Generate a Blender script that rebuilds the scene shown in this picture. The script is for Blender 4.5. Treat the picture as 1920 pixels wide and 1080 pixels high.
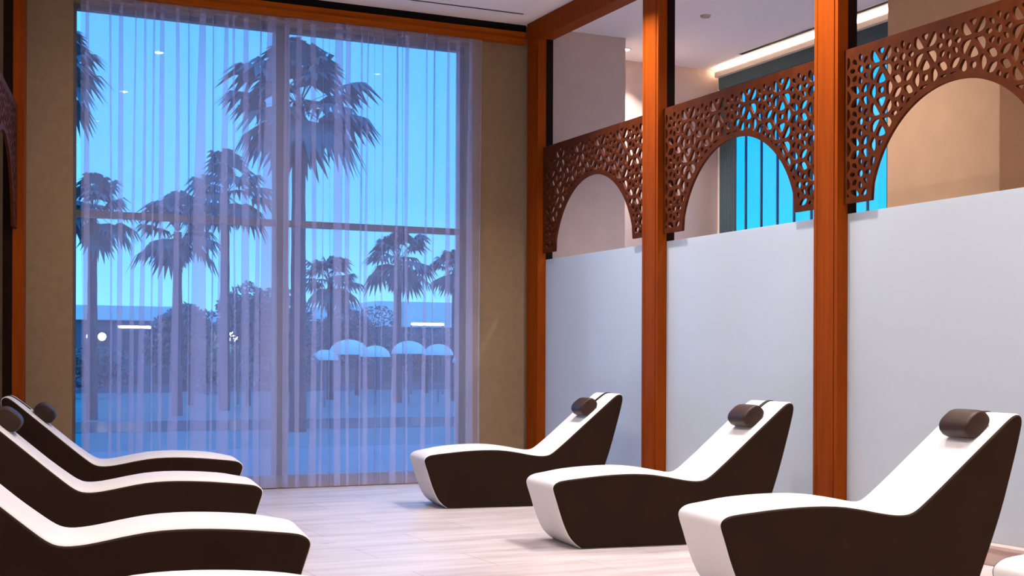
import bpy, bmesh, math, random
from mathutils import Vector, Matrix
PI = math.pi
R = math.radians
for o in list(bpy.data.objects): bpy.data.objects.remove(o)
scene = bpy.context.scene
COL = scene.collection

# ------------------------------------------------------------------ camera
cam_d = bpy.data.cameras.new('camera')
cam_d.sensor_width = 36; cam_d.lens = 36 * 2507 / 1920
cam_d.shift_y = 140.6 / 1920
cam_d.clip_end = 500
cam = bpy.data.objects.new('camera', cam_d); COL.objects.link(cam)
yaw, roll = R(25.3), R(0.2)
r0 = Vector((math.cos(yaw), -math.sin(yaw), 0)); fw = Vector((math.sin(yaw), math.cos(yaw), 0)); up = Vector((0, 0, 1))
rr = math.cos(roll) * r0 + math.sin(roll) * up
uu = -math.sin(roll) * r0 + math.cos(roll) * up
cam.matrix_world = Matrix((( rr.x, uu.x, -fw.x, 0), (rr.y, uu.y, -fw.y, 0), (rr.z, uu.z, -fw.z, 1.3), (0, 0, 0, 1)))
scene.camera = cam

# ------------------------------------------------------------------ world: clear dusk sky
W = bpy.data.worlds.new('dusk_sky'); scene.world = W; W.use_nodes = True
nt = W.node_tree; nt.nodes.clear()
tc = nt.nodes.new('ShaderNodeTexCoord'); sx = nt.nodes.new('ShaderNodeSeparateXYZ')
cr = nt.nodes.new('ShaderNodeValToRGB'); bg = nt.nodes.new('ShaderNodeBackground'); ow = nt.nodes.new('ShaderNodeOutputWorld')
nt.links.new(tc.outputs['Generated'], sx.inputs[0]); nt.links.new(sx.outputs['Z'], cr.inputs[0])
nt.links.new(cr.outputs[0], bg.inputs[0]); nt.links.new(bg.outputs[0], ow.inputs[0])
e = cr.color_ramp.elements
e[0].position = 0.0; e[0].color = (0.105, 0.36, 0.60, 1)
e[1].position = 1.0; e[1].color = (0.045, 0.22, 0.55, 1)
m_ = e.new(0.12); m_.color = (0.048, 0.235, 0.58, 1)
m_ = e.new(0.35); m_.color = (0.036, 0.19, 0.52, 1)
m_ = e.new(0.55); m_.color = (0.040, 0.21, 0.55, 1)
SKY = 2.9
bg.inputs[1].default_value = SKY

# ------------------------------------------------------------------ exposure
vs = scene.view_settings
vs.view_transform = 'Standard'; vs.look = 'None'; vs.gamma = 1.0; vs.use_curve_mapping = False
vs.exposure = 0.33
scene.cycles.transparent_max_bounces = 32
LAMP = 52.0            # watts of each downlight
LAMPCOL = (1.0, 0.90, 0.86)

# ------------------------------------------------------------------ main sizes (metres)
XC = 6.55              # plane of the right partition
YB = 13.45             # inner face of the back wall
ZC = 5.06              # ceiling
ZBEAM = 4.84
ZGL = 2.43             # top of the frosted glass
XR = 9.75              # right outer wall

# ------------------------------------------------------------------ materials
def mat(name, color, rough=0.5, spec=0.5, metal=0.0, coat=0.0):
    m = bpy.data.materials.new(name); m.use_nodes = True
    b = m.node_tree.nodes['Principled BSDF']
    b.inputs['Base Color'].default_value = (*color, 1)
    b.inputs['Roughness'].default_value = rough
    b.inputs['Specular IOR Level'].default_value = spec
    b.inputs['Metallic'].default_value = metal
    b.inputs['Coat Weight'].default_value = coat
    return m

def N(m, t, **kw):
    n = m.node_tree.nodes.new(t)
    for k, v in kw.items(): setattr(n, k, v)
    return n

def textured(name, c1, c2, scale=(1, 1, 1), nscale=5.0, detail=4.0, rough=0.5, spec=0.5, bump=0.0, lo=0.3, hi=0.7):
    m = mat(name, c1, rough, spec)
    L = m.node_tree.links; b = m.node_tree.nodes['Principled BSDF']
    t = N(m, 'ShaderNodeTexCoord'); mp = N(m, 'ShaderNodeMapping'); nz = N(m, 'ShaderNodeTexNoise'); rp = N(m, 'ShaderNodeValToRGB')
    mp.inputs['Scale'].default_value = scale
    nz.inputs['Scale'].default_value = nscale; nz.inputs['Detail'].default_value = detail
    rp.color_ramp.elements[0].position = lo; rp.color_ramp.elements[0].color = (*c1, 1)
    rp.color_ramp.elements[1].position = hi; rp.color_ramp.elements[1].color = (*c2, 1)
    L.new(t.outputs['Object'], mp.inputs[0]); L.new(mp.outputs[0], nz.inputs['Vector']); L.new(nz.outputs['Fac'], rp.inputs[0])
    L.new(rp.outputs[0], b.inputs['Base Color'])
    if bump:
        bp = N(m, 'ShaderNodeBump'); bp.inputs['Strength'].default_value = bump; bp.inputs['Distance'].default_value = 0.01
        L.new(nz.outputs['Fac'], bp.inputs['Height']); L.new(bp.outputs[0], b.inputs['Normal'])
    return m

def emis(name, color, strength):
    m = bpy.data.materials.new(name); m.use_nodes = True
    b = m.node_tree.nodes['Principled BSDF']
    b.inputs['Base Color'].default_value = (*color, 1)
    b.inputs['Emission Color'].default_value = (*color, 1); b.inputs['Emission Strength'].default_value = strength
    return m

M = {}
M['wood'] = textured('orange_stained_wood', (0.235, 0.043, 0.0006), (0.185, 0.030, 0.0006), (3, 3, 0.25), 7, 5, 0.55, 0.08)
M['wood_h'] = textured('orange_stained_wood_across', (0.34, 0.072, 0.001), (0.27, 0.05, 0.001), (0.25, 3, 3), 7, 5, 0.55, 0.08)
M['wood_dark'] = textured('dark_brown_wood', (0.010, 0.003, 0.002), (0.007, 0.002, 0.001), (3, 3, 0.25), 7, 4, 0.6, 0.08)  # darker wood tone on the outer half of each post
M['lattice'] = textured('carved_walnut', (0.080, 0.0175, 0.003), (0.052, 0.011, 0.002), (1, 1, 1), 9, 4, 0.6, 0.08)
M['black'] = mat('black_gap', (0.006, 0.004, 0.004), 0.8, 0.1)
M['ceiling'] = textured('ceiling_paint', (0.94, 0.86, 0.82), (0.93, 0.85, 0.81), (1, 1, 1), 3, 3, 0.85, 0.2)
M['umber'] = textured('umber_fabric_wall', (0.255, 0.172, 0.098), (0.23, 0.155, 0.088), (1, 1, 1), 14, 5, 0.85, 0.2)
M['taupe'] = textured('taupe_plaster', (0.56, 0.43, 0.37), (0.52, 0.40, 0.345), (1, 1, 1), 6, 4, 0.8, 0.2)
M['beige'] = textured('beige_plaster', (0.58, 0.365, 0.22), (0.54, 0.34, 0.205), (1, 1, 1), 5, 4, 0.75, 0.2)
M['cream'] = mat('cream_trim_paint', (0.78, 0.68, 0.58), 0.6, 0.3)
M['curb'] = textured('pink_marble', (0.60, 0.45, 0.40), (0.52, 0.38, 0.34), (1, 0.3, 1), 6, 6, 0.35, 0.4)
M['shell'] = textured('white_leatherette', (0.68, 0.65, 0.635), (0.65, 0.62, 0.605), (1, 1, 1), 3, 3, 0.5, 0.35)
M['panel'] = textured('dark_brown_side', (0.022, 0.010, 0.005), (0.017, 0.008, 0.004), (1, 1, 1), 4, 3, 0.6, 0.08)
M['pillow'] = textured('brown_leather', (0.036, 0.018, 0.011), (0.026, 0.013, 0.008), (1, 1, 1), 20, 4, 0.45, 0.22, 0.05)
M['strap'] = mat('black_strap', (0.012, 0.008, 0.008), 0.6, 0.3)
M['frame'] = mat('grey_window_frame', (0.13, 0.115, 0.11), 0.4, 0.4)
M['blind'] = textured('slate_blind_fabric', (0.07, 0.11, 0.125), (0.06, 0.095, 0.11), (1, 1, 1), 30, 3, 0.8, 0.2)
M['white'] = mat('white_paint', (0.8, 0.78, 0.76), 0.5, 0.3)
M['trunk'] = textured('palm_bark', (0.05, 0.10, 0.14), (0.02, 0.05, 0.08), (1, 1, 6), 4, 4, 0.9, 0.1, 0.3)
M['frond'] = mat('palm_frond', (0.04, 0.13, 0.17), 0.6, 0.3)  # bark, fronds, leaves, lawn and paving hold the dusk blue in their colour
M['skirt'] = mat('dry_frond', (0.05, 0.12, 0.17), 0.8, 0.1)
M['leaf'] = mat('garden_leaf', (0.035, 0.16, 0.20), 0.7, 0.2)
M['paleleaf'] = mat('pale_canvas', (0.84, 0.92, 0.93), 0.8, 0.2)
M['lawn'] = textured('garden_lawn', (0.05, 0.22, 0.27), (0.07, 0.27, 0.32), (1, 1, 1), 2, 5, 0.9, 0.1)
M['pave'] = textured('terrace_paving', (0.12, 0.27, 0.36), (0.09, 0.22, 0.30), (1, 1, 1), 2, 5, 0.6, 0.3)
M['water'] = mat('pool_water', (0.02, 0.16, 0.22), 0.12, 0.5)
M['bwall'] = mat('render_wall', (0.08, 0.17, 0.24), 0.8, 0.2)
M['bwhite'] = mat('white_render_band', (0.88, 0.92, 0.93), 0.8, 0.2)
M['lamp_warm'] = emis('warm_lamp_glass', (1.0, 0.72, 0.50), 9.0)
M['fill'] = emis('fill_strip_light', (1.0, 0.86, 0.72), 45.0)
M['lamp_white'] = emis('white_lamp_glass', (1.0, 0.92, 0.82), 22.0)

# floor: large pale stone tiles with soft streaks and a few dark flecks
def floor_material():
    m = mat('pale_stone_tiles', (0.7, 0.6, 0.6), 0.34, 0.45)
    L = m.node_tree.links; b = m.node_tree.nodes['Principled BSDF']
    t = N(m, 'ShaderNodeTexCoord')
    mp = N(m, 'ShaderNodeMapping'); mp.inputs['Scale'].default_value = (0.5, 2.6, 1)
    nz = N(m, 'ShaderNodeTexNoise'); nz.inputs['Scale'].default_value = 2.2; nz.inputs['Detail'].default_value = 7; nz.inputs['Roughness'].default_value = 0.6
    rp = N(m, 'ShaderNodeValToRGB')
    el = rp.color_ramp.elements
    el[0].position = 0.30; el[0].color = (0.40, 0.335, 0.335, 1); el[1].position = 0.60; el[1].color = (0.555, 0.505, 0.51, 1)
    L.new(t.outputs['Object'], mp.inputs[0]); L.new(mp.outputs[0], nz.inputs['Vector']); L.new(nz.outputs['Fac'], rp.inputs[0])
    br = N(m, 'ShaderNodeTexBrick'); br.offset = 0.5
    br.inputs['Scale'].default_value = 1.0; br.inputs['Brick Width'].default_value = 1.2; br.inputs['Row Height'].default_value = 0.6
    br.inputs['Mortar Size'].default_value = 0.006; br.inputs['Mortar Smooth'].default_value = 0.3; br.inputs['Bias'].default_value = 0.0
    br.inputs['Color1'].default_value = (1, 1, 1, 1); br.inputs['Color2'].default_value = (0.93, 0.92, 0.92, 1); br.inputs['Mortar'].default_value = (0.74, 0.68, 0.68, 1)
    L.new(t.outputs['Object'], br.inputs['Vector'])
    mx = N(m, 'ShaderNodeMix', data_type='RGBA', blend_type='MULTIPLY'); mx.inputs[0].default_value = 1.0
    L.new(rp.outputs[0], mx.inputs[6]); L.new(br.outputs['Color'], mx.inputs[7])
    mp2 = N(m, 'ShaderNodeMapping'); mp2.inputs['Scale'].default_value = (1.0, 1.6, 1)
    vo = N(m, 'ShaderNodeTexNoise'); vo.inputs['Scale'].default_value = 3.6; vo.inputs['Detail'].default_value = 2
    rp2 = N(m, 'ShaderNodeValToRGB'); rp2.color_ramp.elements[0].position = 0.735; rp2.color_ramp.elements[0].color = (0, 0, 0, 1)
    rp2.color_ramp.elements[1].position = 0.78; rp2.color_ramp.elements[1].color = (1, 1, 1, 1)
    L.new(t.outputs['Object'], mp2.inputs[0]); L.new(mp2.outputs[0], vo.inputs['Vector']); L.new(vo.outputs['Fac'], rp2.inputs[0])
    mx2 = N(m, 'ShaderNodeMix', data_type='RGBA', blend_type='MIX')
    L.new(rp2.outputs[0], mx2.inputs[0]); L.new(mx.outputs[2], mx2.inputs[6]); mx2.inputs[7].default_value = (0.34, 0.27, 0.27, 1)
    L.new(mx2.outputs[2], b.inputs['Base Color'])
    return m
M['floor'] = floor_material()

def glass_material(name, tint=(1, 1, 1), ior=1.5):
    m = bpy.data.materials.new(name); m.use_nodes = True
    n = m.node_tree.nodes; n.clear(); L = m.node_tree.links
    out = n.new('ShaderNodeOutputMaterial'); tr = n.new('ShaderNodeBsdfTransparent'); gl = n.new('ShaderNodeBsdfGlossy')
    fr = n.new('ShaderNodeFresnel'); mx = n.new('ShaderNodeMixShader')
    ge = n.new('ShaderNodeNewGeometry'); mr = n.new('ShaderNodeMapRange')      # same reflectance from either side of the pane
    mr.inputs['To Min'].default_value = ior; mr.inputs['To Max'].default_value = 1.0 / ior
    L.new(ge.outputs['Backfacing'], mr.inputs['Value']); L.new(mr.outputs[0], fr.inputs[0])
    tr.inputs[0].default_value = (*tint, 1); gl.inputs['Roughness'].default_value = 0.0; fr.inputs[0].default_value = ior
    L.new(fr.outputs[0], mx.inputs[0]); L.new(tr.outputs[0], mx.inputs[1]); L.new(gl.outputs[0], mx.inputs[2]); L.new(mx.outputs[0], out.inputs[0])
    return m
M['glass'] = glass_material('window_glass')
M['sky_tinted'] = glass_material('sky_tinted_glass', (0.12, 0.78, 0.95))  # cyan of the sky outside is put into the pane colour

def frosted_material():
    m = bpy.data.materials.new('frosted_glass'); m.use_nodes = True
    n = m.node_tree.nodes; L = m.node_tree.links
    b = n['Principled BSDF']; out = n['Material Output']
    b.inputs['Base Color'].default_value = (0.56, 0.63, 0.69, 1)
    b.inputs['Roughness'].default_value = 0.09; b.inputs['Specular IOR Level'].default_value = 0.45
    tl = n.new('ShaderNodeBsdfTranslucent'); tl.inputs[0].default_value = (0.60, 0.68, 0.76, 1)
    mx = n.new('ShaderNodeMixShader'); mx.inputs[0].default_value = 0.30
    L.new(b.outputs[0], mx.inputs[1]); L.new(tl.outputs[0], mx.inputs[2])
    tr = n.new('ShaderNodeBsdfTransparent'); tr.inputs[0].default_value = (0.9, 0.95, 1, 1)
    mx2 = n.new('ShaderNodeMixShader'); mx2.inputs[0].default_value = 0.08
    L.new(mx.outputs[0], mx2.inputs[1]); L.new(tr.outputs[0], mx2.inputs[2]); L.new(mx2.outputs[0], out.inputs[0])
    return m
M['frosted'] = frosted_material()

def sheer_material(name, dens):
    m = bpy.data.materials.new(name); m.use_nodes = True
    n = m.node_tree.nodes; n.clear(); L = m.node_tree.links
    out = n.new('ShaderNodeOutputMaterial'); tr = n.new('ShaderNodeBsdfTransparent'); df = n.new('ShaderNodeBsdfDiffuse'); tl = n.new('ShaderNodeBsdfTranslucent')
    df.inputs[0].default_value = (0.68, 0.63, 0.80, 1); tl.inputs[0].default_value = (0.58, 0.66, 0.90, 1)  # lilac and blue window light mixed into the white voile's colour
    a = n.new('ShaderNodeMixShader'); a.inputs[0].default_value = 0.45
    L.new(df.outputs[0], a.inputs[1]); L.new(tl.outputs[0], a.inputs[2])
    mx = n.new('ShaderNodeMixShader'); mx.inputs[0].default_value = dens
    L.new(tr.outputs[0], mx.inputs[1]); L.new(a.outputs[0], mx.inputs[2]); L.new(mx.outputs[0], out.inputs[0])
    return m
M['sheer'] = sheer_material('sheer_voile', 0.31)
M['sheer_hem'] = sheer_material('sheer_voile_hem', 0.40)

# ------------------------------------------------------------------ mesh helpers
def obj(name, bm, m, parent=None, smooth=False, loc=None, rotz=0.0):
    me = bpy.data.meshes.new(name); bm.normal_update(); bm.to_mesh(me); bm.free()
    if smooth:
        for p in me.polygons: p.use_smooth = True
    me.materials.append(m)
    o = bpy.data.objects.new(name, me); COL.objects.link(o)
    if parent: o.parent = parent
    if loc is not None: o.location = loc
    o.rotation_euler = (0, 0, rotz)
    return o
def tag(o, label, cat, group=None, kind=None):
    o['label'] = label; o['category'] = cat
    if group: o['group'] = group
    if kind: o['kind'] = kind
    return o
def struct(o, label=None):
    o['kind'] = 'structure'
    if label: o['label'] = label
    return o
def thing(name, label, cat, loc=(0, 0, 0), rotz=0.0, group=None):
    o = bpy.data.objects.new(name, None); COL.objects.link(o); o.empty_display_size = 0.1
    o.location = loc; o.rotation_euler = (0, 0, rotz); tag(o, label, cat, group)
    return o
def copy_tree(o, parent=None):
    c = o.copy(); COL.objects.link(c)
    if parent: c.parent = parent
    for ch in list(o.children): copy_tree(ch, c)
    return c
def box(bm, x0, x1, y0, y1, z0, z1):
    v = [bm.verts.new(p) for p in ((x0, y0, z0), (x1, y0, z0), (x1, y1, z0), (x0, y1, z0), (x0, y0, z1), (x1, y0, z1), (x1, y1, z1), (x0, y1, z1))]
    for f in ((0, 3, 2, 1), (4, 5, 6, 7), (0, 1, 5, 4), (1, 2, 6, 5), (2, 3, 7, 6), (3, 0, 4, 7)):
        bm.faces.new([v[i] for i in f])
def boxes(*bs):
    bm = bmesh.new()
    for b in bs: box(bm, *b)
    return bm
def bevel(bm, w, seg=2):
    bmesh.ops.bevel(bm, geom=list(bm.edges), offset=w, segments=seg, profile=0.6, affect='EDGES')
    return bm
def cyl(bm, p0, p1, r0_, r1_, n=16, cap=True):
    p0 = Vector(p0); p1 = Vector(p1); d = (p1 - p0).normalized()
    a = d.orthogonal().normalized(); b = d.cross(a)
    A = [bm.verts.new(p0 + (a * math.cos(2 * PI * i / n) + b * math.sin(2 * PI * i / n)) * r0_) for i in range(n)]
    B = [bm.verts.new(p1 + (a * math.cos(2 * PI * i / n) + b * math.sin(2 * PI * i / n)) * r1_) for i in range(n)]
    for i in range(n):
        bm.faces.new((A[i], A[(i + 1) % n], B[(i + 1) % n], B[i]))
    if cap: bm.faces.new(A[::-1]); bm.faces.new(B)

# ------------------------------------------------------------------ setting
struct(obj('floor', boxes((-3.2, 9.95, -3.2, 14.7, -0.15, 0.0)), M['floor']))
struct(obj('ceiling', boxes((-3.2, 9.95, -3.2, 14.7, ZC, ZC + 0.15)), M['ceiling']))
# back wall with the tall window opening
WX0, WX1, WZ0, WZ1 = 1.675, 5.83, 0.06, 4.79
struct(obj('wall_back', boxes((-3.0, WX0, YB, YB + 0.3, 0, ZC), (WX1, 7.78, YB, YB + 0.3, 0, ZC), (WX0, WX1, YB, YB + 0.3, WZ1, ZC), (WX0, WX1, YB, YB + 0.3, 0, WZ0)), M['umber']))
struct(obj('wall_pier', boxes((6.68, 7.78, YB - 0.03, YB, 0, ZC)), M['taupe']))
struct(obj('wall_recess', boxes((7.70, 9.95, 14.40, 14.70, 0, ZC), (7.70, 7.78, YB + 0.3, 14.40, 0, ZC)), M['taupe']))
struct(obj('wall_left', boxes((-3.2, -3.0, -3.2, YB + 0.3, 0, ZC)), M['white']))
struct(obj('wall_front', boxes((-3.0, 9.95, -3.2, -3.0, 0, ZC)), M['white']))
# right wall with its window opening
struct(obj('wall_right', boxes((XR, 9.95, -3.0, 9.9, 0, ZC), (XR, 9.95, 14.33, 14.40, 0, ZC), (XR, 9.95, 9.9, 14.33, 4.93, ZC), (XR, 9.95, 9.9, 14.33, 0, 0.3)), M['cream']))
struct(obj('wall_column', bevel(boxes((8.45, 9.75, 8.36, 9.74, 0, ZC)), 0.008), M['beige']), 'broad beige plastered column beyond the partition')

# window 1
w1 = bpy.data.objects.new('window_1', None); COL.objects.link(w1); struct(w1); w1.location = ((WX0 + WX1) / 2, YB + 0.2, 0)
cx = (WX0 + WX1) / 2
def rel(bs, ox, oy): return boxes(*[(a - ox, b - ox, c - oy, d - oy, e_, f_) for a, b, c, d, e_, f_ in bs])
oy = YB + 0.2
obj('frame', rel([(WX0, WX0 + 0.05, oy - 0.05, oy + 0.05, WZ0, WZ1), (WX1 - 0.05, WX1, oy - 0.05, oy + 0.05, WZ0, WZ1), (WX0 + 0.05, WX1 - 0.05, oy - 0.05, oy + 0.05, WZ1 - 0.05, WZ1), (WX0 + 0.05, WX1 - 0.05, oy - 0.05, oy + 0.05, WZ0, WZ0 + 0.06)], cx, oy), M['frame'], w1)
obj('mullion', rel([(3.70, 3.84, oy - 0.07, oy + 0.07, WZ0 + 0.06, WZ1 - 0.05)], cx, oy), M['frame'], w1)
obj('transom', rel([(WX0 + 0.05, 3.70, oy - 0.05, oy + 0.05, 2.715, 2.78), (3.84, WX1 - 0.05, oy - 0.05, oy + 0.05, 2.715, 2.78)], cx, oy), M['frame'], w1)
for a, b in ((WX0 + 0.05, 3.70), (3.84, WX1 - 0.05)):
    for c, d in ((WZ0 + 0.06, 2.715), (2.78, WZ1 - 0.05)):
        bm = bmesh.new(); v = [bm.verts.new(p) for p in ((a - cx, 0, c), (b - cx, 0, c), (b - cx, 0, d), (a - cx, 0, d))]; bm.faces.new(v)
        obj('pane', bm, M['glass'], w1)

# window 2 in the right wall
w2 = bpy.data.objects.new('window_2', None); COL.objects.link(w2); struct(w2); w2.location = (XR + 0.03, 12.1, 0)
def relw2(bs): return boxes(*[(a, b, c - 12.1, d - 12.1, e_, f_) for a, b, c, d, e_, f_ in bs])
obj('frame', relw2([(-0.02, 0.02, 14.27, 14.33, 0.3, 4.93), (-0.02, 0.02, 9.9, 9.96, 0.3, 4.93), (-0.02, 0.02, 9.96, 14.27, 4.87, 4.93), (-0.02, 0.02, 9.96, 14.27, 0.3, 0.36)]), M['frame'], w2)
my = [13.866 - 0.326 * i for i in range(12)]
for y in my:
    obj('mullion', relw2([(-0.012, 0.012, y - 0.011, y + 0.011, 0.36, 4.87)]), M['blind'], w2)
bm = bmesh.new(); v = [bm.verts.new(p) for p in ((0, 9.96 - 12.1, 0.36), (0, 14.27 - 12.1, 0.36), (0, 14.27 - 12.1, 4.87), (0, 9.96 - 12.1, 4.87))]; bm.faces.new(v)
obj('pane', bm, M['sky_tinted'], w2)

# trims: cream jamb and cornice of window 2, marble kerb below the glass
struct(obj('trim_1', boxes((XR - 0.03, XR, 14.33, 14.40, 0, ZC), (XR - 0.03, XR, 9.75, 14.33, 4.96, ZC)), M['cream']))
struct(obj('baseboard_right', boxes((6.50, 6.66, -3.0, 13.05, 0, 0.115), (6.475, 6.67, -3.0, 13.05, 0.115, 0.135)), M['curb']))
# black strip painted in as the shade of the gap above the back beam
struct(obj('gap_shade_strip', boxes((1.1, 6.50, YB - 0.04, YB, 4.98, ZC)), M['black']))

# roller blind header and dark blind stack in window 2
t = thing('window_blind', 'slate grey blind header above the blue window with blind drop at its far jamb', 'blind', (XR - 0.05, 12.1, 4.79))
obj('header', bevel(boxes((-0.04, 0.02, 9.97 - 12.1, 14.30 - 12.1, 0.0, 0.16)), 0.006), M['blind'], t)
bm = bmesh.new()
prev = None
for i in range(33):
    y = 14.30 - 12.1 - i * 0.34 / 32; x = -0.015 + 0.02 * math.cos(i * PI / 2)
    a = bm.verts.new((x, y, -4.60)); b = bm.verts.new((x, y, 0.0))
    if prev: bm.faces.new((prev[0], a, b, prev[1]))
    prev = (a, b)
obj('fabric_drop', bm, M['blind'], t, smooth=True)

# ------------------------------------------------------------------ timber partition
def post_mesh():
    bm = bmesh.new()      # local: x 0 = inner face side, y 0 = near edge
    box(bm, 0.008, 0.095, 0, 0.28, 0, ZBEAM)
    for b in ((0, 0.008, 0, 0.035, 0, ZBEAM), (0, 0.008, 0.245, 0.28, 0, ZBEAM), (0, 0.008, 0.035, 0.245, 0, 0.16), (0, 0.008, 0.035, 0.245, ZBEAM - 0.12, ZBEAM),
              (-0.002, 0.003, 0.043, 0.237, 0.168, ZBEAM - 0.128)):
        box(bm, *b)
    return bm
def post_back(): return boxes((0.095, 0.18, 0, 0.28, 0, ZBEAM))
def make_post(x, y, label, rotz=0.0, mirror=False):
    t = thing('wooden_post', label, 'post', (x, y, 0), rotz, 'posts of the timber partitions')
    obj('casing', post_mesh(), M['wood'], t)
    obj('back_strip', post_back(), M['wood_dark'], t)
    return t
PY = [13.06, 10.575, 8.015, 5.48]
PL = ['orange stained wooden post in the far corner beside the curtained window', 'orange wooden post between the first and second arch from the corner',
      'orange wooden post with a recessed panel, between the second and third arch from the corner', 'orange wooden post nearest the camera on the right partition, beyond the third arch']
for y, l in zip(PY, PL): make_post(6.48, y, l)

bm = bevel(boxes((6.478, 6.662, -3.0, 13.345, ZBEAM, ZC - 0.002)), 0.004)
tag(obj('wooden_beam', bm, M['wood'], None), 'orange wooden beam along the ceiling above the right partition', 'beam')
bm = boxes((1.10, 6.476, YB - 0.10, YB - 0.001, ZBEAM, 4.90), (1.10, 6.476, YB - 0.075, YB - 0.001, 4.90, 4.975))
tag(obj('wooden_beam', bm, M['wood_h'], None), 'orange wooden beam over the sheer curtains on the window wall', 'beam')

# frosted glass panes between the posts
GLB = ['frosted white glass pane behind the farthest right lounger, next to the corner post', 'frosted white glass pane behind the middle right lounger',
       'frosted white glass pane behind the nearest full lounger on the right', 'frosted glass pane beside the camera']
for (a, b), l in zip(((PY[1] + 0.28, PY[0]), (PY[2] + 0.28, PY[1]), (PY[3] + 0.28, PY[2])), GLB):
    tag(obj('frosted_glass_pane', boxes((-0.006, 0.006, a + 0.001, b - 0.001, 0.136, ZGL)), M['frosted'], None, loc=(6.583, 0, 0)), l, 'glass panel', 'frosted panes of the partition')

# --- pierced arch screens
def clip(poly, nx, ny, c):
    out = []
    for i in range(len(poly)):
        p, q = poly[i], poly[(i + 1) % len(poly)]
        dp = p[0] * nx + p[1] * ny - c; dq = q[0] * nx + q[1] * ny - c
        if dp <= 0: out.append(p)
        if (dp < 0 < dq) or (dq < 0 < dp):
            s = dp / (dp - dq); out.append((p[0] + (q[0] - p[0]) * s, p[1] + (q[1] - p[1]) * s))
    return out
def area(p): return 0.5 * sum(p[i][0] * p[(i + 1) % len(p)][1] - p[(i + 1) % len(p)][0] * p[i][1] for i in range(len(p)))
def chaikin(p, n=2):
    for _ in range(n):
        o = []
        for i in range(len(p)):
            a, b = p[i], p[(i + 1) % len(p)]
            o.append((a[0] * .75 + b[0] * .25, a[1] * .75 + b[1] * .25)); o.append((a[0] * .25 + b[0] * .75, a[1] * .25 + b[1] * .75))
        p = o
    return p
def screen_mesh(width, z0, z1, zc, rad, holeshift=0.0):
    yc = width / 2
    tx, tz = width / 5.0, 0.385
    sites = []
    for i in range(-1, 7):
        for j in range(-1, 5):
            hx = (i) * tx; hz = z0 + 0.02 + j * tz + 0.19
            if i % 2: hz += 0.0
            hx += 0.27 + holeshift - tx * 0.0
            sites.append((hx, hz))
            for k in range(8):
                a = 2 * PI * k / 8
                sites.append((hx + 0.085 * math.cos(a), hz + 0.085 * math.sin(a)))
            for k in range(8):
                a = 2 * PI * (k + 0.5) / 8
                sites.append((hx + 0.150 * math.cos(a), hz + 0.145 * math.sin(a)))
            cxn, czn = hx + tx / 2, hz + tz / 2
            sites.append((cxn, czn))
            for k in range(4):
                a = PI / 2 * k
                sites.append((cxn + 0.085 * math.cos(a), czn + 0.075 * math.sin(a)))
    sites = [s for s in sites if -0.3 < s[0] < width + 0.3 and z0 - 0.3 < s[1] < z1 + 0.3]
    S = 0.0135; holes = []
    for p in sites:
        poly = [(p[0] - .2, p[1] - .2), (p[0] + .2, p[1] - .2), (p[0] + .2, p[1] + .2), (p[0] - .2, p[1] + .2)]
        for q in sites:
            dx, dy = q[0] - p[0], q[1] - p[1]; d = math.hypot(dx, dy)
            if d < 1e-6 or d > 0.36: continue
            nx, ny = dx / d, dy / d
            poly = clip(poly, nx, ny, (p[0] + q[0]) / 2 * nx + (p[1] + q[1]) / 2 * ny - S)
            if len(poly) < 3: break
        if len(poly) < 3: continue
        for nx, ny, c in ((-1, 0, -0.035), (1, 0, width - 0.035), (0, -1, -(z0 + 0.045)), (0, 1, z1 - 0.06)):
            poly = clip(poly, nx, ny, c)
            if len(poly) < 3: break
        if len(poly) < 3: continue
        gx = sum(v[0] for v in poly) / len(poly); gz = sum(v[1] for v in poly) / len(poly)
        dx, dz = gx - yc, gz - zc; d = math.hypot(dx, dz)
        rb = rad + 0.045
        if d < rb: 
            if d < rad - 0.02: continue
        poly = clip(poly, -dx / d, -dz / d, -((yc + dx / d * rb) * dx / d + (zc + dz / d * rb) * dz / d))
        if len(poly) < 3 or abs(area(poly)) < 0.00022: continue
        # keep every vertex clear of the arch rim
        holes.append(chaikin(poly, 2))
    # outline with the arch cut out
    hb = math.sqrt(rad * rad - (z0 + 0.12 - zc) ** 2)
    out = [(0, z0), (0, z1), (width, z1), (width, z0), (yc + hb + 0.012, z0)]
    a0 = math.asin((z0 + 0.12 - zc) / rad)
    n = 48
    for i in range(n + 1):
        a = a0 + (PI - 2 * a0) * i / n
        out.append((yc + rad * math.cos(a), zc + rad * math.sin(a)))
    out.append((yc - hb - 0.012, z0))
    cu = bpy.data.curves.new('tmp', 'CURVE'); cu.dimensions = '2D'; cu.fill_mode = 'BOTH'; cu.extrude = 0.0125
    for poly in [out] + holes:
        sp = cu.splines.new('POLY'); sp.points.add(len(poly) - 1); sp.use_cyclic_u = True
        for i, v in enumerate(poly): sp.points[i].co = (v[0], v[1], 0, 1)
    co = bpy.data.objects.new('tmp', cu); COL.objects.link(co)
    dg = bpy.context.evaluated_depsgraph_get(); dg.update()
    me = bpy.data.meshes.new_from_object(co.evaluated_get(dg))
    bpy.data.objects.remove(co); bpy.data.curves.remove(cu)
    me.transform(Matrix(((0, 0, 1, 0), (1, 0, 0, 0), (0, 1, 0, 0), (0, 0, 0, 1))))   # curve x -> y, curve y -> z
    me.materials.clear(); me.materials.append(M['lattice'])
    return me
SL = ['brown pierced wooden arch screen farthest away, next to the corner post', 'brown pierced wooden arch screen in the middle bay with blue window behind it',
      'brown pierced wooden arch screen nearest the camera, in front of the beige column']
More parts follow.
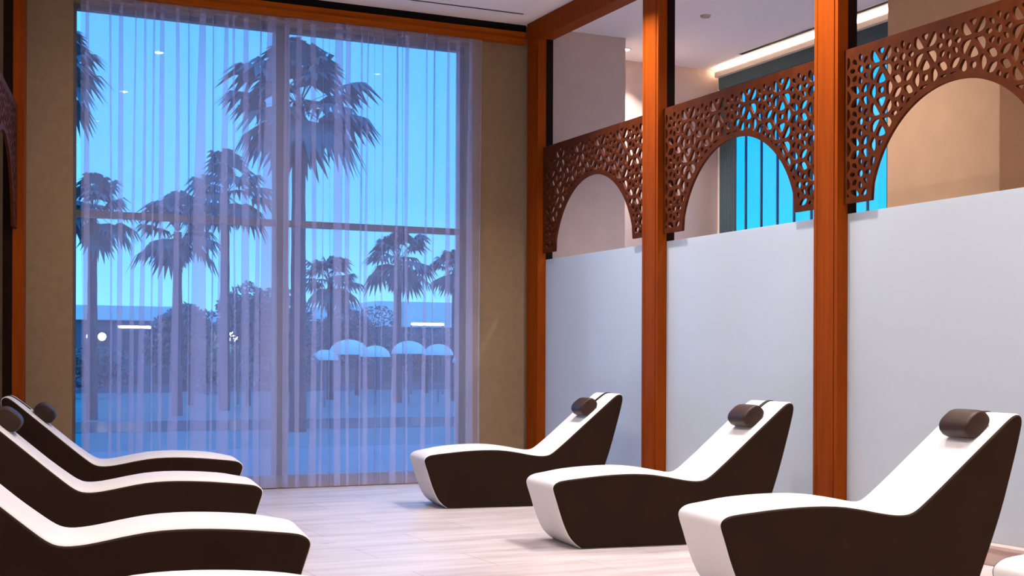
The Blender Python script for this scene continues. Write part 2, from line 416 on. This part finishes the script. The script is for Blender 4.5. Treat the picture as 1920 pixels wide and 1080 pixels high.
for (a, b), l in zip(((PY[1] + 0.28, PY[0]), (PY[2] + 0.28, PY[1]), (PY[3] + 0.28, PY[2])), SL):
    me = screen_mesh(b - a, 2.50, 3.655, 2.375, 0.845)
    o = bpy.data.objects.new('lattice_arch_screen', me); COL.objects.link(o); o.location = (6.553, a, 0)
    tag(o, l, 'lattice screen', 'pierced arch screens of the partitions')

# left partition: runs from the window wall towards the camera at a slight slant
LA = R(10.1)
def left_point(s, off=0.0):   # s metres from the far end towards the camera; off to the room side
    return (1.125 - math.sin(LA) * s + math.cos(LA) * off, 13.09 - math.cos(LA) * s - math.sin(LA) * off)
def left_post(s, label):
    x, y = left_point(s, 0.07)
    t = thing('wooden_post', label, 'post', (x, y, 0), PI - LA, 'posts of the timber partitions')
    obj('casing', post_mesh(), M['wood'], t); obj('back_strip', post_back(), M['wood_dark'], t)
    return t
left_post(-0.265, 'orange wooden post at the left edge, against the brown window wall')
left_post(2.27, 'orange wooden post just left of the farthest left lounger headrest')
me = screen_mesh(2.235, 2.52, 3.665, 2.39, 0.845)
x, y = left_point(2.255)
o = bpy.data.objects.new('lattice_arch_screen', me); COL.objects.link(o); o.location = (x, y, 0); o.rotation_euler = (0, 0, -LA)
tag(o, 'reddish brown pierced arch screen at the far left edge of the view', 'lattice screen', 'pierced arch screens of the partitions')
# ------------------------------------------------------------------ ceiling fixtures
def downlight(x, y, label, w=LAMP, spread=115):
    t = thing('ceiling_downlight', label, 'ceiling light', (x, y, ZC), 0, 'recessed ceiling downlights')
    bm = bmesh.new(); n = 24
    prof = [(0.055, -0.001), (0.060, -0.008), (0.080, -0.008), (0.083, -0.0005)]
    rings = [[bm.verts.new((r_ * math.cos(2 * PI * i / n), r_ * math.sin(2 * PI * i / n), z_)) for i in range(n)] for r_, z_ in prof]
    for a, b in zip(rings, rings[1:]):
        for i in range(n): bm.faces.new((a[i], a[(i + 1) % n], b[(i + 1) % n], b[i]))
    obj('trim_ring', bm, M['white'], t)
    bm = bmesh.new(); bmesh.ops.create_circle(bm, cap_ends=True, radius=0.055, segments=24)
    bmesh.ops.translate(bm, verts=bm.verts, vec=(0, 0, -0.0015))
    obj('lens', bm, M['lamp_white'], t)
    ld = bpy.data.lights.new('downlight_lamp', 'AREA'); ld.shape = 'DISK'; ld.size = 0.10; ld.energy = w; ld.color = LAMPCOL; ld.spread = R(spread)
    lo = bpy.data.objects.new('lamp', ld); COL.objects.link(lo); lo.parent = t; lo.location = (0, 0, -0.012)
    return t
for x, row, pw in ((5.85, 'right', 62.0), (3.05, 'left', 46.0)):
    for y, wh in ((10.8, 'nearest the window'), (8.2, 'second from the window'), (5.65, 'third from the window'), (3.1, 'fourth from the window'), (0.4, 'farthest from the window')):
        downlight(x, y, 'small round recessed ceiling downlight of the %s row, %s' % (row, wh), pw, 160 if row == 'left' else 104)
for y, wh in ((3.1, 'near the camera'), (0.4, 'behind the camera'), (7.0, 'above the left loungers')):
    downlight(-0.6, y, 'small round ceiling downlight over the left partition side, ' + wh)
for x, y, wh, pw in ((8.05, 13.9, 'in the far recess', 55.0), (8.05, 11.0, 'beyond the first arch', 62.0), (7.35, 9.2, 'beside the beige column', 28.0), (8.05, 1.5, 'near the front', 60.0)):
    downlight(x, y, 'small round ceiling downlight in the room behind the partition, ' + wh, pw)

def slot(x0, x1, y0, y1, label):
    t = thing('slot_diffuser', label, 'air vent', ((x0 + x1) / 2, (y0 + y1) / 2, ZC))
    a, b = (x1 - x0) / 2, (y1 - y0) / 2
    obj('dark_slot', boxes((-a, a, -b, b, -0.004, -0.001)), M['black'], t)
    k = 0.012
    obj('frame', boxes((-a - k, -a, -b - k, b + k, -0.006, -0.001), (a, a + k, -b - k, b + k, -0.006, -0.001), (-a, a, -b - k, -b, -0.006, -0.001), (-a, a, b, b + k, -0.006, -0.001)), M['white'], t)
slot(2.6, 6.25, 12.945, 12.985, 'long thin black air slot in the ceiling in front of the window wall')
slot(9.40, 9.46, 6.0, 13.5, 'long thin black air slot in the ceiling beside the right window')
t = thing('added_fill_light', 'cream ledge with an added fill strip along the ceiling above the right window', 'cove light', (XR - 0.05, 10.5, 4.97))
obj('ledge', boxes((-0.10, 0.018, -0.75, 3.80, -0.03, 0.0), (-0.10, -0.08, -0.75, 3.80, 0.0, 0.035)), M['cream'], t)
obj('light_strip', boxes((-0.055, -0.02, -0.70, 3.75, 0.001, 0.012)), M['fill'], t)  # glow added to brighten the ceiling of the right-hand room
t = thing('smoke_detector', 'small flat grey disc on the ceiling beyond the middle arch', 'smoke detector', (8.05, 12.17, ZC))
bm = bmesh.new(); cyl(bm, (0, 0, -0.02), (0, 0, 0), 0.05, 0.06, 24); obj('housing', bm, M['taupe'], t)

# ------------------------------------------------------------------ sheer curtains
def curtain(x0, x1, seed, label, dy=0.0):
    random.seed(seed)
    t = thing('sheer_curtain', label, 'curtain', ((x0 + x1) / 2, YB - 0.035 - dy, 0), 0, 'sheer curtains on the tall window')
    # gathered voile: meandering cross-section with folds that overlap
    folds = []; s = 0.0; w_ = x1 - x0
    while s < w_:
        p = random.choice((0.065, 0.085, 0.11, 0.14, 0.17)) * random.uniform(0.8, 1.25); ov = p * random.choice((0.22, 0.36, 0.5, 0.6, 0.75)) * random.uniform(0.8, 1.2)
        folds.append((s, p, ov, random.uniform(0, 6.28), random.uniform(0.006, 0.013))); s += p
    tot = s
    def section(f):            # f: 0 bottom .. 1 top; every pleat goes forward, folds back and goes on
        out = []
        for (s0, p, ov, ph, a) in folds:
            o = ov * (1.0 + 0.45 * math.sin(ph + 2.6 * f)) * (0.66 + 0.40 * (1 - f)); dx = 0.010 * math.sin(ph * 2 + 3.5 * f)
            for u, v in ((0.0, 0.0), (0.5 * p, 0.15 * a), (p - 0.002, 0.35 * a), (p, 0.75 * a), (p - 0.002, 1.1 * a), (p - o * 0.5, 0.9 * a), (p - o + 0.002, 0.5 * a), (p - o, 0.1 * a), (p - o + 0.002, -0.35 * a), (p - o * 0.5, -0.2 * a)):
                out.append(((s0 + u + dx) * w_ / tot, v))
        return out
    def part(name, za, zb, nz, m, off=0.0):
        bm = bmesh.new(); rows = []
        for j in range(nz + 1):
            z = za + (zb - za) * j / nz
            rows.append([bm.verts.new((q[0] - (x1 - x0) / 2, q[1] + off, z)) for q in section(z / 4.84)])
        for a, b in zip(rows, rows[1:]):
            for i in range(len(a) - 1): bm.faces.new((a[i], a[i + 1], b[i + 1], b[i]))
        return obj(name, bm, m, t, smooth=True)
    part('voile', 0.14, 4.80, 26, M['sheer'])
    part('hem', 0.012, 0.14, 2, M['sheer_hem'])
    part('heading_tape', 4.80, 4.838, 1, M['sheer_hem'])
curtain(1.745, 3.80, 4, 'gathered white sheer curtain over the left half of the tall window')
curtain(3.77, 5.95, 9, 'gathered white sheer curtain over the right half of the tall window', 0.022)

# ------------------------------------------------------------------ loungers
PROF = [(0.0, 0.0), (-0.045, 0.03), (-0.093, 0.080), (-0.132, 0.160), (-0.163, 0.245), (-0.190, 0.335), (-0.214, 0.405), (-0.219, 0.435), (-0.205, 0.462), (-0.170, 0.482), (-0.12, 0.491),
        (-0.03, 0.500), (0.09, 0.512), (0.22, 0.521), (0.37, 0.525), (0.51, 0.519), (0.63, 0.501), (0.75, 0.477), (0.83, 0.464), (0.895, 0.460), (0.945, 0.467), (0.990, 0.492), (1.05, 0.540),
        (1.13, 0.607), (1.25, 0.711), (1.38, 0.823), (1.50, 0.926), (1.575, 0.990), (1.61, 1.014), (1.640, 1.020), (1.665, 1.004), (1.672, 0.970), (1.660, 0.91), (1.632, 0.80), (1.59, 0.65), (1.54, 0.48), (1.48, 0.31), (1.41, 0.13), (1.36, 0.0)]
def resample(P, n):
    pts = chaikin_open(P); return pts
def chaikin_open(P):
    # soften everything but the two bottom corners
    o = [P[0]]
    for i in range(len(P) - 1):
        a, b = P[i], P[i + 1]
        o.append((a[0] * .75 + b[0] * .25, a[1] * .75 + b[1] * .25)); o.append((a[0] * .25 + b[0] * .75, a[1] * .25 + b[1] * .75))
    o.append(P[-1]); return o
def inset(P, d):
    n = len(P); o = []
    for i in range(n):
        a = Vector(P[i - 1]); b = Vector(P[i]); c = Vector(P[(i + 1) % n])
        e1 = (b - a).normalized(); e2 = (c - b).normalized()
        n1 = Vector((e1.y, -e1.x)); n2 = Vector((e2.y, -e2.x))
        nn = (n1 + n2)
        if nn.length < 1e-6: nn = n1
        nn.normalize(); k = max(0.6, nn.dot(n1))
        q = b + nn * (d / k); o.append((q.x, q.y))
    return o
def loft(bm, sections):       # sections: list of (y, polygon) -> closed loft with end caps
    rings = [[bm.verts.new((p[0], y, p[1])) for p in P] for y, P in sections]
    n = len(rings[0])
    for a, b in zip(rings, rings[1:]):
        for i in range(n): bm.faces.new((a[i], b[i], b[(i + 1) % n], a[(i + 1) % n]))
    bm.faces.new(rings[0]); bm.faces.new(rings[-1][::-1])
    bmesh.ops.recalc_face_normals(bm, faces=bm.faces)
def make_lounger():
    t = thing('spa_lounger', 'x', 'lounger', (0, 0, 0))
    P = chaikin_open(PROF)
    HW = 0.292
    bm = bmesh.new()
    i_top = max(range(len(P)), key=lambda i: P[i][1])
    def puff(d):          # padded surface swelling gently above the side panels; the underside stays flat
        out_ = []
        for (u_, z_), p_ in zip(inset(P, -d), P):
            i_ = len(out_)
            k_ = 0.0
            if p_[1] > 0.44 and i_ < i_top: k_ = min(1.0, max(0.0, (p_[0] + 0.20) / 0.22)) * (1.0 if p_[0] < 0.95 else max(0.35, 1.0 - (p_[0] - 0.95) * 3.0)) * min(1.0, max(0.0, (1.63 - p_[0]) / 0.12))
            out_.append((p_[0] + (u_ - p_[0]) * k_, p_[1] + (z_ - p_[1]) * k_))
        return out_
    half = [(HW, inset(P, 0.012)), (HW - 0.004, inset(P, 0.004)), (HW - 0.012, puff(0.003)), (HW - 0.028, puff(0.010)), (HW - 0.055, puff(0.017)), (HW - 0.11, puff(0.023)), (HW - 0.20, puff(0.026))]
    loft(bm, [(-y_, p_) for y_, p_ in half] + [(y_, p_) for y_, p_ in half[::-1]])
    obj('shell', bm, M['shell'], t, smooth=False)
    sh = t.children[0]
    for p in sh.data.polygons: p.use_smooth = len(p.vertices) == 4
    for s in (-1, 1):
        Q = inset(P, 0.006)
        bm = bmesh.new()
        Q2 = inset(P, 0.016)
        loft(bm, [(s * (HW - 0.009), Q), (s * (HW + 0.003), Q), (s * (HW + 0.012), Q2)])
        o = obj('side_panel', bm, M['panel'], t)
        for p in o.data.polygons: p.use_smooth = len(p.vertices) == 4
    # bolster pillow lying on the back rest, hung from a strap over the top
    ang = math.atan2(0.926 - 0.711, 1.50 - 1.25)
    ux = Vector((math.cos(ang), 0, math.sin(ang))); un = Vector((-math.sin(ang), 0, math.cos(ang)))
    c = Vector((1.478, -0.07, 0.906)) + un * 0.058
    bm = bmesh.new(); n = 28; rings = []
    for y, k in ((-0.138, 0.80), (-0.137, 0.90), (-0.131, 0.97), (-0.115, 1.0), (-0.08, 1.02), (0, 1.02), (0.08, 1.02), (0.115, 1.0), (0.131, 0.97), (0.137, 0.90), (0.138, 0.80)):
        ring = []
        for i in range(n):
            a = 2 * PI * i / n
            ca, sa = math.cos(a), math.sin(a)
            du = 0.090 * k * math.copysign(abs(ca) ** 0.75, ca); dn = (0.070 if sa > 0 else 0.050) * k * math.copysign(abs(sa) ** 0.75, sa)
            ring.append(bm.verts.new(c + ux * du + un * dn + Vector((0, y, 0))))
        rings.append(ring)
    for a, b in zip(rings, rings[1:]):
        for i in range(n): bm.faces.new((a[i], b[i], b[(i + 1) % n], a[(i + 1) % n]))
    bm.faces.new(rings[0]); bm.faces.new(rings[-1][::-1]); bmesh.ops.recalc_face_normals(bm, faces=bm.faces)
    pil = obj('headrest_pillow', bm, M['pillow'], t, smooth=True)
    # strap follows the shell from the pillow over the head edge and down the back
    path = [p for p in P if True]
    i0 = next(i for i, p in enumerate(P) if p[0] > 1.44 and p[1] > 0.75); i1 = next(i for i, p in enumerate(P) if i > i0 and p[1] < 0.55)
    bm = bmesh.new(); Q_ = puff(0.026); O = inset(Q_, -0.007); I = inset(Q_, 0.001)
    rows = []
    for i in range(i0, i1):
        rows.append([bm.verts.new((I[i][0], -0.022, I[i][1])), bm.verts.new((O[i][0], -0.022, O[i][1])), bm.verts.new((O[i][0], 0.022, O[i][1])), bm.verts.new((I[i][0], 0.022, I[i][1]))])
    for a, b in zip(rows, rows[1:]):
        for k in range(4): bm.faces.new((a[k], a[(k + 1) % 4], b[(k + 1) % 4], b[k]))
    bmesh.ops.recalc_face_normals(bm, faces=bm.faces)
    obj('strap', bm, M['strap'], pil)
    return t
W_ = 0.281
poses = [('R', 4.574, 11.012, 8.3, 'white and dark brown lounger on the right, farthest from the camera beside the corner post'),
         ('R', 4.440, 8.253, 7.5, 'white and brown lounger on the right, middle one in front of the second post'),
         ('R', 4.299, 5.992, 9.7, 'large white and brown lounger on the right, its brown bolster seen broadside'),
         ('R', 4.36, 3.62, 8.3, 'white lounger cut off by the bottom right corner of the view'),
         ('L', 2.515, 11.027, 8.6, 'white and dark brown lounger on the left, farthest from the camera beside the curtain'),
         ('L', 2.104, 8.829, 8.6, 'white and dark brown lounger on the left, second from the window'),
         ('L', 1.660, 6.251, 9.4, 'white and brown lounger on the left, nearest with its foot end in view'),
         ('L', 1.28, 4.34, 9.0, 'white lounger of which only the leg rest shows along the bottom left edge')]
slips = [0.09, 0.062, 0.0, 0.03, 0.115, 0.05, 0.08, 0.05]
proto = make_lounger(); first = True
insts = [proto] + [copy_tree(proto) for _ in poses[1:]]
for o, (side, x, y, a, label) in zip(insts, poses):
    a = R(a)
    o.location = (x + math.sin(a) * W_, y + math.cos(a) * W_, 0)
    o.rotation_euler = (0, 0, -a if side == 'R' else PI - a)
    # each bolster hangs at its own height on its strap
    dz_ = slips.pop(0)
    pil = next(c for c in o.children if c.name.startswith('headrest_pillow'))
    off = Vector((-0.758 * dz_, 0.06 if side == 'L' else 0.0, -0.652 * dz_))
    pil.location = off; pil.children[0].location = -off
    o['label'] = label; o['group'] = 'spa loungers in two facing rows'

# ------------------------------------------------------------------ garden outside
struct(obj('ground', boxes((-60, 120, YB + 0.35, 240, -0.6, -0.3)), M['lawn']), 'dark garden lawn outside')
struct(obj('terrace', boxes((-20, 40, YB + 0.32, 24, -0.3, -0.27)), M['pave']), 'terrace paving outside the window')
struct(obj('added_dark_ground', boxes((10.0, 26, -6, YB + 0.34, -0.6, -0.31)), M['bwall']), 'unseen dark ground added beside the right window to cut blue bounce')  # unseen slab added dark so less blue bounces onto the ceiling
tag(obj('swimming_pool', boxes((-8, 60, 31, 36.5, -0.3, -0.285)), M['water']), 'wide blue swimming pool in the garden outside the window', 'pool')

def palm(x, y, zc_, s, seed, label, lean=0.0, n=30):
    random.seed(seed)
    t = thing('fan_palm', label, 'palm tree', (x, y, -0.3), 0, 'fan palms outside the window')
    H_ = zc_ + 0.3
    bm = bmesh.new(); segs = 14; rr_ = 0.085 * s + 0.04; ring0 = None
    for j in range(segs + 1):
        f = j / segs; z = (H_ - 0.1 * s) * f; r_ = rr_ * (1.25 - 0.35 * f) * (1.04 if j % 2 else 0.98)
        ring = [bm.verts.new((lean * f * f + r_ * math.cos(2 * PI * i / 12), r_ * math.sin(2 * PI * i / 12), z)) for i in range(12)]
        if ring0:
            for i in range(12): bm.faces.new((ring0[i], ring0[(i + 1) % 12], ring[(i + 1) % 12], ring[i]))
        ring0 = ring
    bm.faces.new(ring0)
    obj('trunk', bm, M['trunk'], t, smooth=True)
    top = Vector((lean, 0, H_ - 0.1 * s))
    def fan(bm, base, d, pet, bl, nb, spread, droop):
        d = d.normalized(); side = d.cross(Vector((0, 0, 1)))
        if side.length < 1e-3: side = Vector((1, 0, 0))
        side.normalize(); upv = side.cross(d).normalized()
        tip = base + d * pet
        w = 0.02 * s
        vs_ = [bm.verts.new(p) for p in (base - side * w, base + side * w, tip + side * w * .6, tip - side * w * .6)]
        bm.faces.new(vs_)
        for k in range(nb):
            a = spread * (k / (nb - 1) - 0.5)
            dd = (d * math.cos(a) + side * math.sin(a))
            L_ = bl * (0.75 + 0.25 * math.cos(a)) * random.uniform(0.85, 1.1)
            pe = Vector((0, 0, -1))
            m1 = tip + dd * L_ * 0.55 + pe * droop * 0.15 * L_ + upv * 0.02 * s
            e1_ = tip + dd * L_ * 0.92 + pe * droop * 0.55 * L_
            pp = dd.cross(upv).normalized() * (L_ * 0.095)
            a1, a2, a3, a4, a5 = bm.verts.new(tip), bm.verts.new(m1 + pp), bm.verts.new(m1 - pp), bm.verts.new(e1_), bm.verts.new(m1)
            bm.faces.new((a1, a2, a5)); bm.faces.new((a1, a5, a3)); bm.faces.new((a2, a4, a5)); bm.faces.new((a5, a4, a3))
    bm = bmesh.new()
    for i in range(n):
        f = (i + 0.5) / n
        el = R(80) - f * R(125) + random.uniform(-.25, .25); az = i * 2.39996 + random.uniform(-.5, .5)
        d = Vector((math.cos(az) * math.cos(el), math.sin(az) * math.cos(el), math.sin(el)))
        k = random.uniform(0.65, 1.2)
        fan(bm, top + d * 0.05 * s, d, 0.66 * s * k, 0.80 * s * random.uniform(0.8, 1.15), 13, R(180), 1.0)
    obj('fronds', bm, M['frond'], t)
    bm = bmesh.new()
    for i in range(n // 2):
        az = i * 2.39996; el = R(-58 - 22 * random.random())
        d = Vector((math.cos(az) * math.cos(el), math.sin(az) * math.cos(el), math.sin(el)))
        fan(bm, top - Vector((0, 0, 0.18 * s * random.random() + 0.02)), d, 0.25 * s, 0.5 * s, 9, R(120), 0.8)
    obj('dry_skirt', bm, M['skirt'], t)
    return t

def leafy(name, x, y, z0, rx, ry, rz, n, ls, m, seed, label, cat, group, trunk=0.0):
    random.seed(seed)
    t = thing(name, label, cat, (x, y, -0.3), 0, group)
    bm = bmesh.new()
    lobes = [(random.uniform(-.55, .55) * rx, random.uniform(-.5, .5) * ry, random.uniform(0.25, 0.75) * 2 * rz, random.uniform(.45, .75)) for _ in range(9)]
    for i in range(n):
        lx, ly, lz, lr = random.choice(lobes)
        v = Vector((random.gauss(0, 1), random.gauss(0, 1), random.gauss(0, 1))).normalized() * random.uniform(0.75, 1.0)
        c = Vector((lx + v.x * rx * lr, ly + v.y * ry * lr, z0 + 0.3 + max(0.02, lz + v.z * rz * lr)))
        a = Vector((random.gauss(0, 1), random.gauss(0, 1), random.gauss(0, 1))).normalized(); b = a.orthogonal().normalized()
        q = [bm.verts.new(c + a * ls), bm.verts.new(c + b * ls * .5), bm.verts.new(c - a * ls), bm.verts.new(c - b * ls * .5)]
        bm.faces.new(q)
    obj('foliage', bm, m, t)
    bm = bmesh.new(); cyl(bm, (0, 0, 0), (0, 0, z0 + 0.3 + rz), 0.05 * rx + .04, 0.03 * rx + .02, 8); obj('stem', bm, M['trunk'], t)
    return t
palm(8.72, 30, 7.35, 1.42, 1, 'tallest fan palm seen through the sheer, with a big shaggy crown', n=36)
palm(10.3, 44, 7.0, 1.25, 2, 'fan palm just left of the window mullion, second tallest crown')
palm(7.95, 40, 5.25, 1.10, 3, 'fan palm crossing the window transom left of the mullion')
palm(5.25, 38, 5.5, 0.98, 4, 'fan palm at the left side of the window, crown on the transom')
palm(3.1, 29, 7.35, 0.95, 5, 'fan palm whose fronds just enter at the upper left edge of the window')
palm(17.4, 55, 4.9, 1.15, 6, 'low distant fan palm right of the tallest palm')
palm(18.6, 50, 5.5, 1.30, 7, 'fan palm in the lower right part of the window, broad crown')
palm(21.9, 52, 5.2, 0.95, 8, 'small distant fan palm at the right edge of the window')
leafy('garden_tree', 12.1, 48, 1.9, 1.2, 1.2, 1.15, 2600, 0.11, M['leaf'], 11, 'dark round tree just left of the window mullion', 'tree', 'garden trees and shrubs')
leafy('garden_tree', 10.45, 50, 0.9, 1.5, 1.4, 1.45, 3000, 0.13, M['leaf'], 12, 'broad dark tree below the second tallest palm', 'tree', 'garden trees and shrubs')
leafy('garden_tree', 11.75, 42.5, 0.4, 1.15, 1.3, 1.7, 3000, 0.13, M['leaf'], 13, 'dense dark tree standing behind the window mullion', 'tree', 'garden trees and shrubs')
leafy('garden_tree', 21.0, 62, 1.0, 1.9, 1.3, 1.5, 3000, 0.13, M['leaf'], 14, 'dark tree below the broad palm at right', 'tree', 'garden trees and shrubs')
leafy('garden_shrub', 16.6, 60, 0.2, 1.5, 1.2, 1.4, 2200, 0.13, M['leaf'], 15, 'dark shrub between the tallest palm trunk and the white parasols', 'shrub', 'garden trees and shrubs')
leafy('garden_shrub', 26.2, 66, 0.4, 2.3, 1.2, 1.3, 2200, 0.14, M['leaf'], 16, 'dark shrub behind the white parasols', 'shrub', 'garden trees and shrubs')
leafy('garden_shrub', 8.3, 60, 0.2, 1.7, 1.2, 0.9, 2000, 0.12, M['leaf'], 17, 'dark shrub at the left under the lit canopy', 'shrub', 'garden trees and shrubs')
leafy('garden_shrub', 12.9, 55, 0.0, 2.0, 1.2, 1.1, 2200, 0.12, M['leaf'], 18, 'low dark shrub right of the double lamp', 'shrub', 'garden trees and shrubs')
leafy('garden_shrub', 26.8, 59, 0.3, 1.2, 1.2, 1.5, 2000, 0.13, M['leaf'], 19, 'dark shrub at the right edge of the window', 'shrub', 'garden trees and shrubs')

leafy('garden_tree', 14.45, 66, 0.3, 1.3, 1.0, 1.5, 2000, 0.13, M['leaf'], 21, 'dark tree in the gap between the two left garden buildings', 'tree', 'garden trees and shrubs')

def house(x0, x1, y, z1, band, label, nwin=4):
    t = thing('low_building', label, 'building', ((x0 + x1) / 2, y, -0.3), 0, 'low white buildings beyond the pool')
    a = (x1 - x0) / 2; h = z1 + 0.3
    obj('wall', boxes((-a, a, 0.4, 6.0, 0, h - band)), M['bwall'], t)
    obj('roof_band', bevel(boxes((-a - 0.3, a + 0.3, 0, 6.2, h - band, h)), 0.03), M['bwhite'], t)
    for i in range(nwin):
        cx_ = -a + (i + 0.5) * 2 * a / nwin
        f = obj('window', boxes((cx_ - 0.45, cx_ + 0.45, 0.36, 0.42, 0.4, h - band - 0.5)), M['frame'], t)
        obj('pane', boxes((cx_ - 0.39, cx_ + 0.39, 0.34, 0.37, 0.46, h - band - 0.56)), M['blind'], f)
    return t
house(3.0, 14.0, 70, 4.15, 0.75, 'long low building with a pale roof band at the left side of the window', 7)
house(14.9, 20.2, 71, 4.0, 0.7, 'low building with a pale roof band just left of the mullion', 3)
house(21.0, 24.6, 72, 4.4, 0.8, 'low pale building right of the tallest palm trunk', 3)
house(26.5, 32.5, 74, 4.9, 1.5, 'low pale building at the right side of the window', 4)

def canopy_lamp(x0, x1, y, z, label):
    t = thing('light_strip', label, 'outdoor light', ((x0 + x1) / 2, y, z), 0, 'lit strips outside')
    a = (x1 - x0) / 2
    obj('housing', boxes((-a - .06, a + .06, 0.0, 0.12, -0.02, 0.12)), M['bwhite'], t)
    obj('lit_tube', boxes((-a, a, -0.08, 0.0, 0.0, 0.08)), M['lamp_warm'], t)
    for s in (-1, 1): obj('post', boxes((s * a - .04, s * a + .04, 0.02, 0.10, -z - 0.3, -0.02)), M['bwall'], t)
canopy_lamp(10.35, 12.35, 66, 2.92, 'long warm light strip under a canopy at the left side of the window')
canopy_lamp(24.2, 25.9, 63, 3.2, 'warm light strip at the right side of the window')
def globe_lamp(x, y, z, r_, label, gap=0.2):
    t = thing('globe_lamp', label, 'outdoor light', (x, y, -0.3), 0, 'double globe lamps in the garden')
    bm = bmesh.new(); cyl(bm, (0, 0, 0), (0, 0, z + 0.3 - r_), 0.05, 0.035, 10); box(bm, -gap, gap, -0.03, 0.03, z + 0.3 - r_ - 0.05, z + 0.3 - r_); obj('pole', bm, M['frame'], t)
    for s in (-1, 1):
        bm = bmesh.new(); bmesh.ops.create_uvsphere(bm, u_segments=14, v_segments=10, radius=r_)
        bmesh.ops.translate(bm, verts=bm.verts, vec=(s * gap, 0, z + 0.3)); obj('globe', bm, M['lamp_white'], t, smooth=True)
globe_lamp(7.05, 50, 2.2, 0.14, 'double globe lamp glowing at the left side of the window')
globe_lamp(12.2, 50, 2.25, 0.18, 'double globe lamp glowing just left of the mullion')

def parasol(x, y, r_, zt, label):
    t = thing('garden_parasol', label, 'parasol', (x, y, -0.3), 0, 'pale parasols beyond the pool')
    bm = bmesh.new(); cyl(bm, (0, 0, 0), (0, 0, zt + 0.25), 0.04, 0.04, 8); obj('pole', bm, M['bwall'], t)
    bm = bmesh.new(); n = 16; rings = []
    for j in range(7):
        a = j / 6 * PI / 2
        rings.append([bm.verts.new((r_ * math.sin(a) * math.cos(2 * PI * i / n) + 1e-4, r_ * math.sin(a) * math.sin(2 * PI * i / n), zt + 0.3 - r_ * 0.75 * (1 - math.cos(a)))) for i in range(n)] if j else [bm.verts.new((0, 0, zt + 0.3))])
    for i in range(n): bm.faces.new((rings[0][0], rings[1][i], rings[1][(i + 1) % n]))
    for a, b in zip(rings[1:], rings[2:]):
        for i in range(n): bm.faces.new((a[i], b[i], b[(i + 1) % n], a[(i + 1) % n]))
    obj('canopy', bm, M['paleleaf'], t, smooth=True)
for x, y, r_, zt, wh in ((14.35, 46, 0.50, 1.75, 'leftmost of the row'), (15.65, 47.2, 0.75, 2.15, 'second and largest of the row'), (17.1, 48.4, 0.58, 1.95, 'third from the left'),
                         (18.55, 48.6, 0.68, 2.15, 'third from the right'), (20.1, 49.4, 0.60, 2.05, 'second from the right'), (21.6, 50.2, 0.52, 1.7, 'rightmost of the row')):
    parasol(x, y, r_, zt, 'pale domed parasol beyond the pool, ' + wh)
